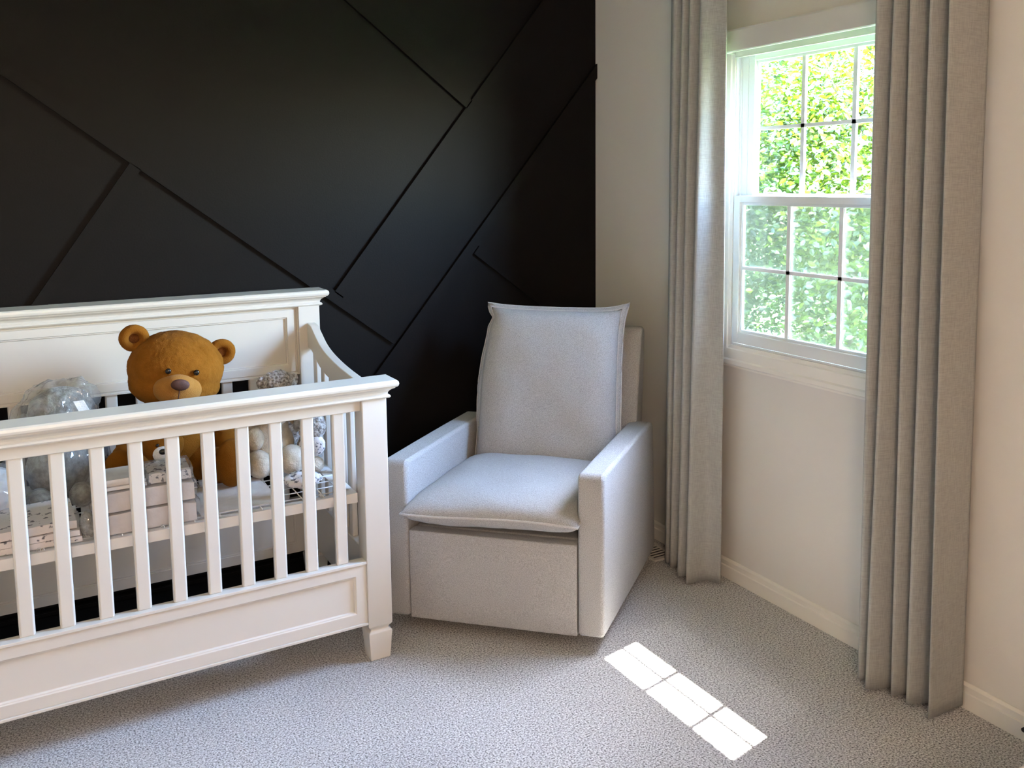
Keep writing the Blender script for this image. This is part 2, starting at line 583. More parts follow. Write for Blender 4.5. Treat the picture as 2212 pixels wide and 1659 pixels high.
# ------------------------------------------------------------------ window
def window():
    w = bpy.data.objects.new('window_1', None); C.objects.link(w); structure(w)
    y0, y1, z0, z1 = WY0, WY1, WZ0, WZ1
    # casing, stepped profile, u = outwards from opening, v = into the room
    prof = [(0, 0), (0, .010), (.012, .012), (.016, .016), (.050, .018), (.056, .022), (.070, .022), (.076, .014), (.082, .014), (.082, 0)]
    bm = bmesh.new()
    ring = []
    for (yy, zz, sy, sz) in ((y0, z0, -1, -1), (y1, z0, 1, -1), (y1, z1, 1, 1), (y0, z1, -1, 1)):
        ring.append([bm.verts.new((-v, yy + sy * u, zz + sz * u)) for u, v in prof])
    for i in range(4):
        a, b = ring[i], ring[(i + 1) % 4]
        for k in range(len(prof) - 1):
            bm.faces.new((a[k], a[k + 1], b[k + 1], b[k]))
    fin('casing', bm, M_trim, w)
    # jamb liner with sash tracks
    bm = bmesh.new()
    for s, yy in ((1, y1), (-1, y0)):
        box(bm, -.006, .042, min(yy, yy - s * .006), max(yy, yy - s * .006), z0, z1)
        box(bm, .0102, .0122, min(yy, yy - s * .016), max(yy, yy - s * .016), z0, z1)
    box(bm, -.006, .042, y0, y1, z1 - .008, z1)
    box(bm, -.006, .042, y0, y1, z0, z0 + .008)
    box(bm, .013, .042, y1 - .0445, y1 - .006, 1.405, z1 - .008)
    box(bm, .0125, .016, y1 - .040, y1 - .026, 1.443, 1.84)
    fin('jamb_liner', bm, M_vinyl, w, bevel=.0015)
    def sash(name, xf, zb, zt, stile, rb, rtp, ya, yb):
        s = bpy.data.objects.new(name, None); C.objects.link(s); s.parent = w
        bm = bmesh.new()
        x1 = xf + .020
        # stepped frame: outer face, then an inner glazing bead set back
        for (d0, ins) in ((0, 0), (.010, .010)):
            xs = xf + d0
            st, b_, t_ = stile - .010 + ins, rb - .010 + ins, rtp - .010 + ins
            box(bm, xs, x1, ya, ya + st, zb, zt)
            box(bm, xs, x1, yb - st, yb, zb, zt)
            box(bm, xs, x1, ya + st, yb - st, zb, zb + b_)
            box(bm, xs, x1, ya + st, yb - st, zt - t_, zt)
        fin('sash_frame', bm, M_vinyl, s, bevel=.002)
        gy0, gy1, gz0, gz1 = ya + stile, yb - stile, zb + rb, zt - rtp
        bm = bmesh.new(); box(bm, xf + .009, xf + .012, gy0 - .004, gy1 + .004, gz0 - .004, gz1 + .004)
        fin('pane', bm, M_glass, s)
        bm = bmesh.new()
        for k in (1, 2):
            y = gy0 + (gy1 - gy0) * k / 3
            box(bm, xf + .0125, xf + .015, y - .008, y + .008, gz0, gz1)
            box(bm, xf + .006, xf + .0085, y - .008, y + .008, gz0, gz1)
        z = (gz0 + gz1) / 2
        box(bm, xf + .0125, xf + .015, gy0, gy1, z - .006, z + .006)
        box(bm, xf + .006, xf + .0085, gy0, gy1, z - .006, z + .006)
        fin('muntin_grid', bm, M_vinyl, s)
        return s
    sash('upper_sash', .013, 1.405, 1.927, .040, .040, .032, y0 + .002, y1 - .045)
    lo = sash('lower_sash', -.011, .905, 1.437, .040, .050, .034, y0 + .006, y1 - .006)
    # sash locks on the meeting rail
    for y in (-1.08, -1.49):
        bm = bmesh.new()
        box(bm, -.008, .009, y - .028, y + .028, 1.437, 1.441)
        box(bm, -.003, .006, y - .02, y + .02, 1.443, 1.450)
        fin('sash_lock', bm, M_vinyl, lo, bevel=.002)
    bm = bmesh.new(); box(bm, .0110, .0114, y0 + .012, y1 - .012, z0 + .012, 1.404)
    fin('insect_screen', bm, M_screen, w)

window()

def roller_shade():
    t = thing('roller_shade', 'white roller shade rolled up in its box above the window', 'window shade', (-.04, -1.29, 1.93))
    y0, y1 = -.34, .37
    bm = bmesh.new()
    prism(bm, [(.018, .076), (-.033, .076), (-.036, .070), (-.036, .004), (-.033, 0), (-.028, 0), (-.028, .003), (-.031, .006), (-.031, .068), (.018, .068)],
          (0, y0, 0), (0, y1, 0), (1, 0, 0), (0, 0, 1))
    fin('cassette', bm, M_shade, t)
    for y in (y0, y1):
        bm = bmesh.new(); box(bm, -.0375, .018, y - .002, y + .002, -.001, .077)
        fin('end_cap', bm, M_shade, t, bevel=.001)
    bm = bmesh.new()
    tube(bm, [(-.006, y0 + .005, .034), (-.006, y1 - .005, .034)], .024, 24)
    fin('roller', bm, M_shade, t, smooth=False)
    bm = bmesh.new()
    box(bm, .009, .018, y0 + .006, y1 - .006, -.014, .03)
    fin('hem_bar', bm, M_shade, t, bevel=.003)
roller_shade()

# ------------------------------------------------------------------ outdoors
def tree(name, label, base, height, crown_c, crown_r, nleaf, leaf, mi, seed, group='trees outside the window'):
    rnd = random.Random(seed)
    t = thing(name, label, 'tree', base, 0, group)
    bm = bmesh.new()
    p = [Vector((0, 0, 0))]
    cc = Vector(crown_c)
    n = 8
    for i in range(1, n + 1):
        k = i / n
        p.append(Vector((cc.x * k + rnd.uniform(-.06, .06), cc.y * k + rnd.uniform(-.06, .06), height * k)))
    tube(bm, catmull(p, 3), [max(.015, .13 * (1 - j / (n * 3 + 1))) for j in range(n * 3 + 1)], 8)
    fin('trunk', bm, M_bark, t, smooth=True)
    for b in range(10):
        k = rnd.uniform(.35, .92)
        o = Vector((cc.x * k, cc.y * k, height * k))
        a = rnd.uniform(0, 6.28)
        L = crown_r[0] * rnd.uniform(.5, .85)
        q = [o, o + Vector((math.cos(a), math.sin(a), .5)) * L * .4, o + Vector((math.cos(a), math.sin(a), .45)) * L * .8 + Vector((rnd.uniform(-.1, .1), 0, .1)), o + Vector((math.cos(a), math.sin(a), .55)) * L]
        bm = bmesh.new()
        tube(bm, catmull(q, 3), [.035 * (1 - j / 10.5) for j in range(10)], 6)
        fin('branch', bm, M_bark, t, smooth=True)
    verts, faces = [], []
    clumps = []
    for i in range(90):
        d = Vector((rnd.gauss(0, 1), rnd.gauss(0, 1), rnd.gauss(0, 1))).normalized() * rnd.uniform(.35, 1) ** .6
        clumps.append((cc.x + d.x * crown_r[0], cc.y + d.y * crown_r[1], cc.z + d.z * crown_r[2], rnd.uniform(.22, .5)))
    for i in range(nleaf):
        cx_, cy_, cz_, cr = clumps[rnd.randrange(len(clumps))]
        c = Vector((cx_ + rnd.gauss(0, cr), cy_ + rnd.gauss(0, cr), cz_ + rnd.gauss(0, cr * .8)))
        s = leaf * rnd.uniform(.6, 1.3)
        e = Euler((rnd.gauss(0, .7), rnd.gauss(.3, .7), rnd.uniform(0, 6.28))).to_matrix()
        b0 = len(verts)
        for q in ((0, -.5, 0), (.30, -.12, .04), (.22, .25, .02), (0, .55, -.06), (-.22, .25, .02), (-.30, -.12, .04)):
            verts.append(c + e @ (Vector(q) * s))
        faces.append((b0, b0 + 1, b0 + 2, b0 + 3))
        faces.append((b0, b0 + 3, b0 + 4, b0 + 5))
    me = bpy.data.meshes.new('foliage')
    me.from_pydata([tuple(v) for v in verts], [], faces)
    me.materials.append(M_leaf[mi])
    o = link_obj('foliage', me, t)
    o['kind'] = 'stuff'
    return t

GZ = -3.0
tree('garden_tree', 'leafy tree with yellow green leaves in the middle of the window view', (6.3, 3.9, GZ), 6.2, (0, 0, 4.3), (1.15, 1.3, 2.1), 24000, .075, 0, 1)
tree('garden_tree', 'leafy tree with deep green leaves filling the left window panes', (5.0, 5.5, GZ), 6.4, (0, 0, 4.3), (1.2, 1.35, 2.1), 24000, .075, 1, 2)
tree('garden_tree', 'leafy tree with pale leaves at the right edge of the window view', (5.6, 2.1, GZ), 5.4, (0, 0, 3.9), (1.1, 1.2, 1.9), 18000, .075, 2, 3)
tree('garden_tree', 'tall leafy tree standing behind the nearer trees outside the window', (9.0, 7.2, GZ), 8.2, (0, 0, 5.2), (1.6, 2.8, 2.8), 24000, .12, 1, 4)
bm = bmesh.new(); box(bm, -30, 60, -40, 50, GZ - .2, GZ)
lawn = fin('lawn', bm, M_lawn); lawn['kind'] = 'structure'

# ------------------------------------------------------------------ curtains
def curtain(label, bot, top, zb, zt, seed):
    t = thing('curtain', label, 'curtain', (0, 0, 0), 0, 'grey linen curtains at the window')
    B = catmull([(x, y, 0) for x, y in bot], 8)
    T = catmull([(x, y, 0) for x, y in top], 8)
    n = len(B)
    nz = 60
    bm = bmesh.new()
    rows = []
    for k in range(nz + 1):
        s = k / nz
        z = zb + (zt - zb) * s
        # nearly straight folds with slight sway, pinched towards the top
        row = []
        for i in range(n):
            p = B[i].lerp(T[i], s)
            w = noise.noise(Vector((p.y * 9, z * 1.3, seed))) * .006 * (1 - s * .5)
            w += noise.noise(Vector((p.y * 25, z * 5, seed + 9))) * .0022 * max(0, 1 - s * 3)
            dz = noise.noise(Vector((p.y * 14, 3.1, seed))) * .004 if k == 0 else 0
            row.append(bm.verts.new((min(p.x + w, -.017), p.y + w * .5, z + dz)))
        rows.append(row)
    for a, b in zip(rows, rows[1:]):
        for i in range(n - 1):
            bm.faces.new((a[i], a[i + 1], b[i + 1], b[i]))
    o = fin('panel', bm, M_curt, t, smooth=True)
    so = o.modifiers.new('thickness', 'SOLIDIFY'); so.thickness = .0028; so.offset = 0
    return t

curtain('grey linen curtain panel at the left of the window, beside the armchair',
        [(-.028, -.590), (-.071, -.609), (-.135, -.695), (-.118, -.712), (-.150, -.742), (-.122, -.765), (-.174, -.820), (-.135, -.842), (-.187, -.884), (-.113, -.898), (-.084, -.955)],
        [(-.030, -.600), (-.080, -.635), (-.140, -.720), (-.110, -.742), (-.150, -.787), (-.118, -.800), (-.150, -.830), (-.112, -.846), (-.146, -.885), (-.126, -.932), (-.116, -.972)],
        .012, 2.42, 3.0)
curtain('grey linen curtain panel at the right of the window, nearer the camera',
        [(-.088, -1.615), (-.162, -1.652), (-.085, -1.688), (-.186, -1.698), (-.060, -1.752), (-.153, -1.760), (-.050, -1.800), (-.148, -1.808), (-.045, -1.868), (-.160, -1.888), (-.100, -1.892), (-.022, -1.896)],
        [(-.088, -1.590), (-.162, -1.633), (-.082, -1.682), (-.160, -1.692), (-.070, -1.730), (-.160, -1.734), (-.055, -1.790), (-.160, -1.797), (-.055, -1.845), (-.160, -1.850), (-.100, -1.868), (-.026, -1.872)],
        .012, 2.42, 8.0)

def rod():
    t = thing('curtain_rod', 'dark curtain rod above the window holding both grey panels', 'curtain rod', (-.115, -1.27, 2.44))
    bm = bmesh.new(); tube(bm, [(0, -.78, 0), (0, .78, 0)], .011, 16)
    fin('rod', bm, M_rod, t, smooth=True)
    for y in (-.66, 0, .68):
        bm = bmesh.new(); box(bm, -.008, .114, y - .008, y + .008, -.024, -.010); box(bm, .106, .1145, y - .015, y + .015, -.05, .02)
        fin('bracket', bm, M_rod, t, bevel=.002)
    for y in (-.80, .80):
        bm = bmesh.new(); ell(bm, (0, y, 0), (.022, .022, .022), sub=3)
        fin('finial', bm, M_rod, t, smooth=True)
rod()

# ------------------------------------------------------------------ crib
def crib():
    t = thing('crib', 'white baby crib with spindle sides holding stuffed toys', 'crib', (-2.0, -.43, 0))
    def P(name, bm, **k):
        o = fin(name, bm, M_crib, t, **k)
        o.matrix_parent_inverse = Matrix.Translation((2.0, .43, 0))
        return o
    XR, XL = -1.290, -2.720
    PW = .078
    YF, YB = -.781, -.060       # front face, headboard post centre-ish
    cap = lambda z: [(0, z - .058), (.008, z - .056), (.011, z - .052), (.008, z - .047), (.003, z - .045), (.004, z - .039), (.008, z - .033), (.015, z - .028), (.021, z - .025), (.022, z - .022), (.026, z - .021), (.0295, z - .017), (.031, z - .011), (.0295, z - .004), (.025, z)]
    # front posts with turned-in feet
    def post(x0, x1, y0, y1, ztop):
        bm = bmesh.new()
        loft(bm, x0, x1, y0, y1, [(-.007, 0), (-.001, .086), (-.001, .092), (-.010, .098), (-.010, .103), (-.003, .111), (0, .116), (0, ztop)])
        P('post', bm, bevel=.0025)
    for x0 in (XR - PW, XL):
        post(x0, x0 + PW, YF, YF + .072, .84)
        post(x0, x0 + PW, -.105, -.030, 1.05)
    # front
    bm = bmesh.new(); loft(bm, XL, XR, YF, YF + .045, cap(.894)); P('top_rail_cap', bm)
    bm = bmesh.new(); box(bm, XL + PW, XR - PW, YF + .012, YF + .042, .803, .838); P('front_top_rail', bm, bevel=.003)
    bm = bmesh.new()
    relief(bm, XL + PW, XR - PW, .133, .322, YF + .006, YF + .036, [(.034, 0), (.036, .003), (.039, .003), (.041, .009)])
    box(bm, XL + PW, XR - PW, YF + .001, YF + .040, .322, .331)
    box(bm, XL + PW, XR - PW, YF + .001, YF + .036, .125, .133)
    P('front_panel', bm, bevel=.0015)
    def spindle(x, y, z0, z1, along_x=True, w=.037, d=.020):
        bm = bmesh.new()
        if along_x:
            box(bm, x - w / 2, x + w / 2, y - d / 2, y + d / 2, z0, z1)
        else:
            box(bm, x - d / 2, x + d / 2, y - w / 2, y + w / 2, z0, z1)
        P('spindle', bm, bevel=.006, seg=3)
    x = -1.4365
    while x > XL + PW + .03:
        spindle(x, YF + .028, .329, .806)
        x -= .0925
    # headboard
    bm = bmesh.new(); loft(bm, XL, XR, -.100, -.035, cap(1.102)); P('headboard_cap', bm)
    bm = bmesh.new()
    relief(bm, XL + PW, XR - PW, .795, 1.046, -.094, -.055, [(.004, 0), (.006, .006), (.010, .006), (.012, .002), (.038, .002), (.040, .006), (.043, .006), (.045, .012)])
    P('headboard_panel', bm)
    bm = bmesh.new()
    relief(bm, XL + PW, XR - PW, .117, .322, -.085, -.055, [(.034, 0), (.036, .003), (.039, .003), (.041, .009)])
    P('headboard_lower_panel', bm)
    x = -1.4365
    while x > XL + PW + .03:
        spindle(x, -.072, .320, .797)
        x -= .0925
    # sloping sides: curved top rail from headboard post down to the front post
    ctl = [(-.105, .984), (-.145, .978), (-.19, .955), (-.25, .925), (-.33, .903), (-.45, .885), (-.58, .874), (-.709, .868)]
    crv = catmull([(0, y, z) for y, z in ctl], 6)
    for xs in (XR - .048, XL + .018):
        bm = bmesh.new()
        top = [(p.y, p.z) for p in crv]
        low = [(p.y, p.z - (.092 - .040 * min(1, (-.105 - p.y) / .6))) for p in crv]
        prism(bm, top + list(reversed(low)), (xs, 0, 0), (xs + .030, 0, 0), (0, 1, 0), (0, 0, 1))
        P('side_rail', bm, bevel=.003)
        bm = bmesh.new()
        box(bm, xs, xs + .030, -.709, -.105, .133, .322)
        P('side_lower_panel', bm, bevel=.003)
        def ztop(y):
            best = min(crv, key=lambda p: abs(p.y - y))
            return best.z - (.092 - .040 * min(1, (-.105 - best.y) / .6))
        for k in range(6):
            y = -.165 - .0905 * k
            spindle(xs + .015, y, .320, ztop(y) + .012, False)
    # sprung mattress support: side rails, wire grid
    bm = bmesh.new()
    for ys in (YF + .048, -.118):
        box(bm, XL + .055, XR - .085, ys, ys + .005, .507, .537)
    for xs in (XL + .055, XR - .090):
        box(bm, xs, xs + .005, YF + .053, -.118, .507, .537)
    box(bm, XL + .060, XR - .090, YF + .053, YF + .073, .533, .537)
    box(bm, XR - .125, XR - .090, YF + .073, -.118, .533, .537)
    box(bm, XL + .060, XL + .095, YF + .073, -.118, .533, .537)
    o = fin('mattress_support', bm, M_steel, t); o.matrix_parent_inverse = Matrix.Translation((2.0, .43, 0))
    bm = bmesh.new()
    x = XL + .13
    while x < XR - .13:
        tube(bm, [(x, YF + .06, .5385), (x, -.12, .5385)], .0018, 6)
        x += .062
    y = YF + .09
    while y < -.13:
        tube(bm, [(XL + .07, y, .5385), (XR - .10, y, .5385)], .0018, 6)
        y += .055
    o = fin('wire_grid', bm, M_steel, t, smooth=True); o.matrix_parent_inverse = Matrix.Translation((2.0, .43, 0))
    for k in range(9):
        bm = bmesh.new()
        xx = XR - .19 - k * .15
        pts = [(xx + .005 * math.cos(a * 1.2), YF + .056 + .028 * a / 25, .540 + .005 * math.sin(a * 1.2)) for a in range(26)]
        tube(bm, pts, .0012, 5)
        o = fin('spring', bm, M_steel, t, smooth=True); o.matrix_parent_inverse = Matrix.Translation((2.0, .43, 0))
crib()

# ------------------------------------------------------------------ armchair (glider recliner)
def pillow(W_, H_, T_, a_n=40, b_n=40, pinch=.03, p=4, q=.5, wr=.004, seed=0, flat=.0, flange=.0, crown=0):
    """pillow in the XY plane, thickness in Z; returns verts grid builder in a bmesh"""
    bm = bmesh.new()
    def outline(a, b):
        x = a * W_ / 2 * (1 - pinch * (1 - b * b) * abs(a) ** 2)
        y = b * H_ / 2 * (1 - pinch * (1 - a * a) * abs(b) ** 2)
        return x, y
    grids = []
    for s in (1, -1):
        g = []
        for i in range(a_n + 1):
            row = []
            for j in range(b_n + 1):
                a = math.sin((i / a_n - .5) * math.pi)
                b = math.sin((j / b_n - .5) * math.pi)
                x, y = outline(a, b)
                t = max(0, (1 - abs(a) ** p) * (1 - abs(b) ** p)) ** q
                z = s * T_ / 2 * t
                edge = min(1, 4 * (1 - max(abs(a), abs(b))) + .1)
                z += wr * noise.noise(Vector((x * 9 + seed, y * 9, s * 3))) * t
                z += wr * .8 * noise.noise(Vector((x * 40 + seed, y * 40, s * 3))) * t * (1 - edge * .85)
                if crown and s > 0:
                    z += crown * (1 - a * a) * (1 - b * b)
                row.append(bm.verts.new((x, y, z)))
            g.append(row)
        grids.append(g)
    for s, g in zip((1, -1), grids):
        for i in range(a_n):
            for j in range(b_n):
                f = (g[i][j], g[i + 1][j], g[i + 1][j + 1], g[i][j + 1])
                bm.faces.new(f if s > 0 else tuple(reversed(f)))
    bmesh.ops.remove_doubles(bm, verts=bm.verts, dist=1e-5)
    loop = []
    N = 36
    for k in range(N): loop.append(outline(-1 + 2 * k / N, -1))
    for k in range(N): loop.append(outline(1, -1 + 2 * k / N))
    for k in range(N): loop.append(outline(1 - 2 * k / N, 1))
    for k in range(N): loop.append(outline(-1, 1 - 2 * k / N))
    return bm, loop

def armchair():
    t = thing('armchair', 'light grey upholstered armchair in the corner between crib and window', 'armchair', (-.983, -.862, 0), math.radians(-45))
    SH = .085
    # local: x = u (to the viewer's right), y = v (to the back); sheared slightly with depth
    def fix(o):
        for v in o.data.vertices:
            v.co.x += SH * max(0, v.co.y)
    def P(name, bm, m=M_chair, **k):
        o = fin(name, bm, m, t, **k)
        fix(o)
        return o
    # arms: outline in (v, z), swept in u
    def arm(u0, u1, name='arm'):
        bm = bmesh.new()
        out = [(-.0, .052), (-.0, .12), (0, .30), (0, .45), (.0, .565), (.006, .580), (.02, .586), (.2, .587), (.45, .587), (.66, .585), (.685, .578), (.700, .56), (.712, .45), (.725, .30), (.738, .15), (.742, .08), (.725, .055), (.5, .052), (.25, .052)]
        prism(bm, out, (u0, 0, 0), (u1, 0, 0), (0, 1, 0), (0, 0, 1))
        side = 1 if u1 > .1 else -1
        o = P(name, bm, bevel=.014, seg=4, angle=50)
        return o
    arm(.286, .372)
    arm(-.372, -.286)
    # front footrest panel
    bm = bmesh.new()
    box(bm, -.2835, .2835, .002, .05, .050, .352)
    bmesh.ops.subdivide_edges(bm, edges=bm.edges, cuts=10, use_grid_fill=True)
    for v in bm.verts:
        if v.co.y < .01:
            k = (1 - (v.co.x / .2835) ** 4) * (1 - ((v.co.z - .2) / .151) ** 4)
            v.co.y -= .012 * k
    P('footrest_panel', bm, bevel=.006, seg=3, angle=60)
    # inner deck and body under the cushion
    bm = bmesh.new(); box(bm, -.284, .284, .055, .66, .060, .352)
    P('seat_box', bm, bevel=.01)
    # seat cushion
    bm, loop = pillow(.590, .600, .118, pinch=.006, p=5, q=.42, wr=.006, seed=2, crown=.016)
    for v in bm.verts:
        s = max(0, -v.co.y / .30)
        v.co.z += .006 * math.sin(v.co.x * 9 + .5) * s
        if v.co.z < 0:
            v.co.z *= .92
    o = fin('seat_cushion', bm, M_chair, t, smooth=True)
    for v in o.data.vertices:
        v.co += Vector((0, .262, .425))
    fix(o)
    bm = bmesh.new()
    pts = [(x, y, .006 * math.sin(x * 9 + .5) * max(0, -y / .30)) for x, y in loop]
    tube(bm, pts, .0042, 8, closed=True)
    w = fin('welt', bm, M_welt, o, smooth=True)
    for v in w.data.vertices:
        v.co += Vector((0, .262, .425))
    fix(w)
    # back frame, reclined
    bm = bmesh.new()
    prism(bm, [(.575, .12), (.66, .12), (.725, .30), (.787, .90), (.782, .925), (.762, .935), (.732, .925), (.719, .90), (.60, .40)],
          (-.285, 0, 0), (.318, 0, 0), (0, 1, 0), (0, 0, 1))
    P('back_frame', bm, bevel=.014, seg=4, angle=50)
    # loose back cushion
    Wc, Hc = .512, .606
    bm, loop = pillow(Wc, Hc, .175, pinch=.018, p=5, q=.42, wr=.006, seed=5, a_n=56, b_n=56)
    tilt = math.radians(90 - 14)
    R_ = Matrix.Rotation(tilt, 4, 'X')
    Tm = Matrix.Translation((.010, .585, .710)) @ R_
    # uneven dog-eared corners
    def warp(v):
        x, y = v.x, v.y
        c = max(0, (abs(x) / (Wc / 2)) ** 8 * (abs(y) / (Hc / 2)) ** 8)
        e = Vector((x * (1 - .10 * y / Hc), y, v.z))
        if y > 0:
            e.x += math.copysign(.012, x) * c
            e.y += (.010 if x > 0 else .004) * c
            if x < 0 and y > .2:
                e.x += .012 * math.exp(-((y - .262) / .018) ** 2) * (abs(x) / (Wc / 2)) ** 6
        e.x += .016 * (y / Hc) * (1 if x > 0 else -1) * 0
        if x < 0:
            e.x += -.026 * math.exp(-((y - .04) / .20) ** 2) * (abs(x) / (Wc / 2)) ** 3
        return e
    for v in bm.verts:
        v.co = Tm @ warp(v.co)
    o = fin('back_cushion', bm, M_chair, t, smooth=True)
    fix(o)
    # flanged border with two lines of welting
    bm = bmesh.new()
    inner, outer = [], []
    n = len(loop)
    for k, (x, y) in enumerate(loop):
        wob = .004 * noise.noise(Vector((x * 10, y * 10, 4))) + .0025 * noise.noise(Vector((x * 30, y * 30, 4)))
        L_ = Vector((x / Wc, y / Hc, 0))
        g = 1 + (.013 / (max(abs(L_.x), abs(L_.y)) * (Wc if abs(L_.x) > abs(L_.y) else Hc)))
        inner.append(Tm @ (warp(Vector((x, y, .012))) + Vector((0, 0, wob))))
        outer.append(Tm @ (warp(Vector((x * g, y * g, 0))) + Vector((0, 0, wob * 1.5))))
    A = [bm.verts.new(p) for p in inner]
    B = [bm.verts.new(p) for p in outer]
    for k in range(n):
        j = (k + 1) % n
        bm.faces.new((A[k], A[j], B[j], B[k]))
    fl = fin('flange', bm, M_chair, o, smooth=True)
    fix(fl)
    so = fl.modifiers.new('thickness', 'SOLIDIFY'); so.thickness = .004; so.offset = 0
    for pl, r in ((outer, .0035), (inner, .003)):
        bm = bmesh.new(); tube(bm, pl, r, 8, closed=True)
        w = fin('welt', bm, M_welt, o, smooth=True); fix(w)
    # swivel base
    bm = bmesh.new()
    bmesh.ops.create_cone(bm, cap_ends=True, segments=48, radius1=.25, radius2=.25, depth=.014, matrix=Matrix.Translation((0, .36, .007)))
    bmesh.ops.create_cone(bm, cap_ends=True, segments=32, radius1=.10, radius2=.08, depth=.05, matrix=Matrix.Translation((0, .36, .037)))
    P('swivel_base', bm, M_black)
    bm = bmesh.new(); box(bm, -.27, .27, .03, .66, .040, .062)
    P('underside', bm, M_black)
armchair()

# ------------------------------------------------------------------ soft toys in the crib
SZ = .5405
def golden_bear():
    t = thing('teddy_bear', 'big golden brown teddy bear sitting upright in the crib', 'stuffed toy', (-1.825, -.33, SZ), 0)
    o = Vector((-1.825, -.33, SZ))
    def B(name, ells, m, parent=t, **k):
        return blob(name, [((Vector(e[0]) - o), *e[1:]) for e in ells], m, parent, **k)
    B('body', [((-1.83, -.30, .665), (.125, .105, .125)), ((-1.825, -.31, .76), (.095, .085, .07))], M_bear, voxel=.007, disp=.006)
    # head, tilted; local frame then placed
    Hd = bpy.data.objects.new('head', None)
    hm = None
    hc = Vector((-1.822, -.345, .913))
    rot = Euler((math.radians(6), math.radians(9), math.radians(-3))).to_matrix().to_4x4()
    HM = Matrix.Translation(hc - o) @ rot
    def at(p): return HM @ Vector(p)
    hr = tuple(rot.to_euler())
    bm = bmesh.new()
    ell(bm, at((0, 0, 0)), (.142, .118, .118), hr)
    ell(bm, at((0, -.02, -.045)), (.135, .10, .078), hr)
    head = fin('head', bm, M_bear, t, smooth=True)
    r = head.modifiers.new('remesh', 'REMESH'); r.mode = 'VOXEL'; r.voxel_size = .0035; r.use_smooth_shade = True
    s = head.modifiers.new('smooth', 'SMOOTH'); s.iterations = 14
    d2 = head.modifiers.new('fur', 'DISPLACE'); d2.texture = cloud_tex(.007); d2.strength = .0035; d2.texture_coords = 'LOCAL'
    d = head.modifiers.new('tuft', 'DISPLACE'); d.texture = cloud_tex(.03); d.strength = .006; d.texture_coords = 'LOCAL'
    for sx in (-1, 1):
        ec = (sx * .130, .01, .085 if sx < 0 else .058)
        # cupped ear: thick rim round a hollow inner face
        bm = bmesh.new()
        torus(bm, at(ec), at((1, 0, 0)) - at((0, 0, 0)), at((0, 0, 1)) - at((0, 0, 0)), .029, .029, .0145)
        ell(bm, at((ec[0], ec[1] + .010, ec[2])), (.036, .010, .035), hr, 3)
        e = fin('ear', bm, M_bear, head, smooth=True)
        dd = e.modifiers.new('tuft', 'DISPLACE'); dd.texture = cloud_tex(.02); dd.strength = .003; dd.texture_coords = 'LOCAL'
        bm = bmesh.new()
        ell(bm, at((ec[0] - sx * .004, ec[1] + .001, ec[2] - .002)), (.026, .005, .025), hr, 3)
        fin('inner_ear', bm, M_bearin, head, smooth=True)
        bm = bmesh.new()
        ell(bm, at((.006 + sx * .040, -.116, .021)), (.0088, .007, .0092), hr, 3)
        fin('eye', bm, M_eye, head, smooth=True)
    bm = bmesh.new()
    ell(bm, at((.000, -.106, -.038)), (.070, .042, .050), hr)
    ell(bm, at((.000, -.120, -.016)), (.045, .036, .030), hr)
    mz = fin('muzzle', bm, M_bear2, head, smooth=True)
    r = mz.modifiers.new('remesh', 'REMESH'); r.mode = 'VOXEL'; r.voxel_size = .004; r.use_smooth_shade = True
    s = mz.modifiers.new('smooth', 'SMOOTH'); s.iterations = 8
    bm = bmesh.new(); ell(bm, at((.000, -.156, -.008)), (.027, .010, .018), hr, 3)
    fin('nose', bm, M_nose, head, smooth=True)
    bm = bmesh.new()
    tube(bm, [at((.0, -.155, -.026)), at((.0, -.153, -.045)), at((.0, -.148, -.060))], .0016, 6)
    tube(bm, [at((-.024, -.142, -.066)), at((-.012, -.147, -.062)), at((.0, -.148, -.060)), at((.012, -.147, -.062)), at((.024, -.142, -.066))], .0016, 6)
    fin('mouth', bm, M_nose, head, smooth=True)
    # arms and legs
    B('arm', [((-1.935, -.33, .745), (.045, .045, .05)), ((-1.965, -.36, .70), (.042, .045, .05)), ((-1.985, -.39, .655), (.042, .048, .05))], M_bear, disp=.004)
    B('arm', [((-1.715, -.33, .745), (.045, .045, .05)), ((-1.690, -.36, .70), (.042, .045, .05)), ((-1.690, -.40, .665), (.040, .045, .045))], M_bear, disp=.004)
    B('leg', [((-1.76, -.36, .605), (.062, .07, .060)), ((-1.725, -.43, .605), (.055, .07, .058)), ((-1.695, -.49, .622), (.050, .040, .078))], M_bear, disp=.004)
    B('leg', [((-1.90, -.36, .605), (.062, .07, .060)), ((-1.96, -.40, .605), (.055, .07, .058)), ((-2.005, -.43, .622), (.050, .040, .076))], M_bear, disp=.004)
golden_bear()

